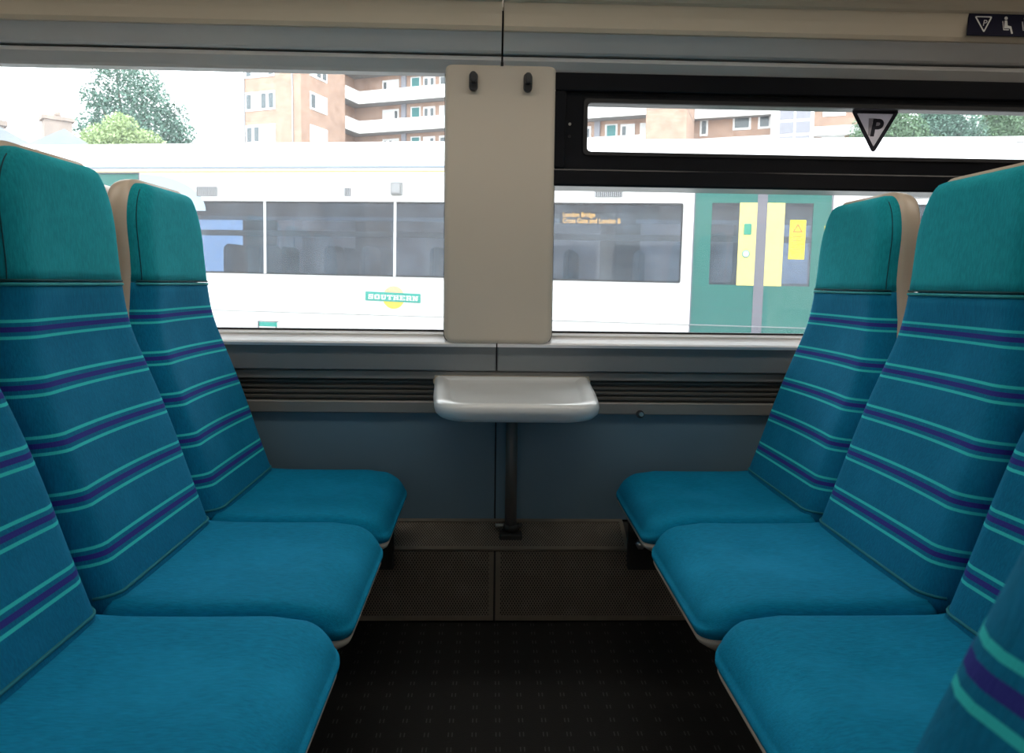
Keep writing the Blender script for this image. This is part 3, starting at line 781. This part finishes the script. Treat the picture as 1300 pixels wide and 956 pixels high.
box('wall', 'flat_brick', -5.4, 0, 0, 6.2, 0, 27, ta); box('roof', 'flat_slab', -5.6, .2, -.2, 6.4, 27, 27.4, ta)
tube('drainpipe', 'flat_slab', [(-.75, -.06, 0), (-.75, -.06, 27)], .06, ta, 8)
tube('drainpipe', 'flat_slab', [(-5.35, -.06, 0), (-5.35, -.06, 27)], .06, ta, 8)
for k in range(-3, 4):
    z = Z0+14.46+ST*k
    fwin(ta, -5.25, -2.4, z, z+1.47, 0, 4, dark=.45); fwin(ta, 1.15, 3.5, z+.15, z+1.52, 0, 3, True, dark=.3)
bb = flats('balcony_block', 'long block of flats with white access balconies and teal front doors', (-14.917, 57, -1.5), FR)
YB = 8.4
box('wall', 'flat_brick', -1.2, 26.3, YB+1.25, YB+8, 0, 30, bb)
box('end_wall', 'flat_brick', -3.0, -1.2, 6.25, YB+8, 0, 30, bb)
for k in range(-3, 5):
    zb = Z0+14.12+ST*k
    box('balcony_slab', 'flat_slab', -1.2, 26.3, YB+.06, YB+1.25, zb, zb+.16, bb)
    box('balcony_slab', 'flat_slab', -1.2, -.06, 6.25, YB+.06, zb, zb+.16, bb)
    box('parapet', 'flat_white', -.06, 26.3, YB, YB+.10, zb, zb+1.09, bb)
    box('parapet', 'flat_white', -.06, .04, 6.25, YB, zb, zb+1.09, bb)
    zf = zb+.16
    for x in (0, 9.0, 17.5):
        fwin(bb, x+1.7, x+3.35, zf+.75, zf+2.05, YB+1.25, 3, dark=.75)
        box('flat_door', 'flat_door', x+4.65, x+5.35, YB+1.19, YB+1.25, zf, zf+2.02, bb); box('door_surround', 'flat_frame', x+4.5, x+5.5, YB+1.22, YB+1.25, zf, zf+2.12, bb)
        fwin(bb, x+5.75, x+6.9, zf+.75, zf+2.05, YB+1.25, 2, dark=.6); fwin(bb, x+7.3, x+8.7, zf+.75, zf+2.05, YB+1.25, 2, dark=.4)
        box('downpipe', 'flat_shade', x+3.65, x+4.1, YB+1.05, YB+1.25, zf, zf+2.41, bb)
    fwin(bb, 6.7, 7.6, zf+.6, zf+2.0, -1.2, 2, True, dark=.7)
tc_ = flats('stair_tower', 'plain brick tower seen through the middle of the hopper window', (10.65, 50, -1.5), FR)
box('wall', 'flat_brick', 0, 2.75, 0, 5.5, 0, 22, tc_); box('roof', 'flat_slab', -.15, 2.9, -.15, 5.6, 22, 22.3, tc_)
for k in range(7): box('string_course', 'old_brick', -.02, 2.77, -.02, 5.52, 3+2.9*k, 3.09+2.9*k, tc_)
bc = flats('gallery_block', 'brick flats with square white windows and a white glazed stair bay', (16.0, 55, -1.5), FR)
box('wall', 'flat_brick', -1.5, 5.0, 0, 8, 0, 24, bc)
for k in range(-2, 3):
    z = Z0+12.62+ST*k
    box('parapet', 'flat_white', -1.5, 5.0, -.9, -.8, z-1.62, z-.55, bc); box('balcony_slab', 'flat_slab', -1.5, 5.0, -.8, 0, z-1.60, z-1.46, bc)
    fwin(bc, -.1, .5, z-.2, z+1.1, 0, 1, dark=.8); fwin(bc, 2.3, 3.6, z+.1, z+1.2, 0, 1, dark=.9); fwin(bc, 4.1, 5.0, z+.1, z+1.2, 0, 1, dark=.9)
sb = box('stair_bay', 'flat_white', 5.0, 7.9, -1.4, 6, 0, 24, bc)
for k in range(8):
    for x in (5.6, 6.7): box('stair_pane', 'flat_shade', x, x+.95, -1.44, -1.40, Z0+9+1.0*k, Z0+9.8+1.0*k, sb)
bd = flats('end_block', 'brick flats with white bands behind the triangle sticker', (24.6, 55, -1.5), FR)
box('wall', 'flat_brick', 0, 5.2, 0, 8, 0, 24, bd)
for k in range(-2, 3):
    z = Z0+14.0+ST*k
    box('white_band', 'flat_white', -.05, 5.25, -.7, -.05, z-1.5, z-.85, bd)
    fwin(bd, .7, 2.3, z, z+1.3, 0, 1, dark=.0); fwin(bd, 3.2, 4.6, z, z+1.3, 0, 2, dark=.3)

# ------------------------------------------------------------------ outside: old roofs on the left
def house(label, x, y, rz, w, d, eave, ridge, chim):
    h = thing('terraced_house', label, 'house', (x, y, -1.5), rz)
    box('wall', 'render_pale', -w/2, w/2, -d/2, d/2, 0, eave, h)
    bm = bmesh.new()
    P = [(-w/2-.2, -d/2-.3, eave-.1), (w/2+.2, -d/2-.3, eave-.1), (w/2+.2, 0, ridge), (-w/2-.2, 0, ridge), (-w/2-.2, d/2+.3, eave-.1), (w/2+.2, d/2+.3, eave-.1)]
    V = [bm.verts.new(p) for p in P]
    for f in ((0, 1, 2, 3), (3, 2, 5, 4), (0, 3, 4), (1, 5, 2), (0, 4, 5, 1)): bm.faces.new([V[i] for i in f])
    bm_obj('roof', bm, 'slate', h)
    if chim:
        c = box('chimney', 'old_brick', chim[0], chim[0]+chim[2], -.45, .45, eave, chim[1], h); box('chimney_cap', 'old_brick', chim[0]-.08, chim[0]+chim[2]+.08, -.53, .53, chim[1], chim[1]+.14, c)
        for q in range(2): tube('chimney_pot', 'old_brick', [(chim[0]+.25+.4*q, 0, chim[1]+.14), (chim[0]+.25+.4*q, 0, chim[1]+.30)], .1, c, 10)
house('pale house with a slate roof at the far left skyline', -15.2, 22, -.9, 2.8, 2.8, 6.09, 6.9, (.9, 6.81, .4))
house('pale house with a big brick chimney left of the tree', -16.5, 28, -.9, 2.6, 2.6, 7.03, 7.89, (-.5, 8.40, .7))
house('low grey roof at the left window edge', -27, 40, .2, 5, 5, 8.5, 10.05, None)

# ------------------------------------------------------------------ outside: trees
def tree(label, x, y, zg, blobs, m, n, leaf, trunk_r=.25, group=None):
    t = thing('tree', label, 'tree', (x, y, zg), 0, group)
    zc = sum(b[2] for b in blobs)/len(blobs)
    tube('trunk', 'bark', [(0, 0, 0), (.1, 0, zc*.5), (0, .1, zc)], [trunk_r, trunk_r*.8, trunk_r*.4], t, 8)
    bm = bmesh.new(); vol = [b[3]**2 for b in blobs]; tot = sum(vol)
    for (bx_, by, bz, r), v in zip(blobs, vol):
        tube('branch', 'bark', [(0, 0, zc*.6), (bx_*.6, by*.6, (zc*.6+bz)/2), (bx_, by, bz)], [.12, .08, .03], t, 6)
        for _ in range(int(n*v/tot)):
            d = Vector((random.gauss(0, 1), random.gauss(0, 1), random.gauss(0, 1))).normalized()*(r*random.random()**.4)
            p = Vector((bx_, by, bz))+Vector((d.x, d.y, d.z*.85)); s = leaf*random.uniform(.6, 1.3)
            u = Vector((random.gauss(0, 1), random.gauss(0, 1), random.gauss(0, 1))).normalized(); w = u.orthogonal().normalized()
            a = random.uniform(0, pi); w = w*cos(a)+u.cross(w)*sin(a)
            V = [bm.verts.new(p+q) for q in (-u*s, w*s*.5, u*s, -w*s*.5)]; bm.faces.new(V)
    me = bpy.data.meshes.new('foliage'); bm.to_mesh(me); bm.free()
    f = link('foliage', me, m, t); f['kind'] = 'stuff'
    return t
def rb(cx, cz, sx, sz, r, n, sy=1.2):
    return [(cx+random.uniform(-sx, sx), random.uniform(-sy, sy), cz+random.uniform(-sz, sz), r*random.uniform(.7, 1.2)) for _ in range(n)]
G = -1.5
tree('large dark green tree with a broad crown above the roofs', -17.1, 35, G,
     [(-.7, 0, 12.1, 1.1), (.35, .3, 11.7, 1.1), (-1.5, 0, 11.0, .9), (0.6, 0, 10.6, 1.4), (1.6, .2, 10.2, 1.0), (-.8, .2, 10.3, 1.3), (-1.9, 0, 9.6, .9), (2.2, 0, 9.4, .8), (1.1, -.3, 9.2, 1.4), (-.6, 0, 9.0, 1.4), (2.0, 0, 8.7, .9)], 'leaf_dark', 13000, .085)
tree('lower pale yellow-green tree in front of the big dark one', -15.7, 31.5, G,
     [(-.2, 0, 8.9, .75), (-1.1, 0, 8.5, .7), (.8, 0, 8.3, .7), (-.3, 0, 8.0, 1.0), (-1.7, 0, 8.1, .7), (1.5, 0, 7.9, .6), (.5, 0, 7.7, .9)], 'leaf_light', 8000, .075)
for k, lab in enumerate(('leafy green tree just right of the triangle sticker', 'bushy green tree in the middle of the right hopper view', 'green tree at the right end of the hopper view')):
    x = 25.2+3.7*k
    tree(lab, x, 45+k*.4, G, rb(0, 12.4, 1.9, 1.5, 1.2, 18), ('leaf_mid', 'leaf_dark', 'leaf_mid')[k], 17000, .09, group='trees beyond the opposite train')
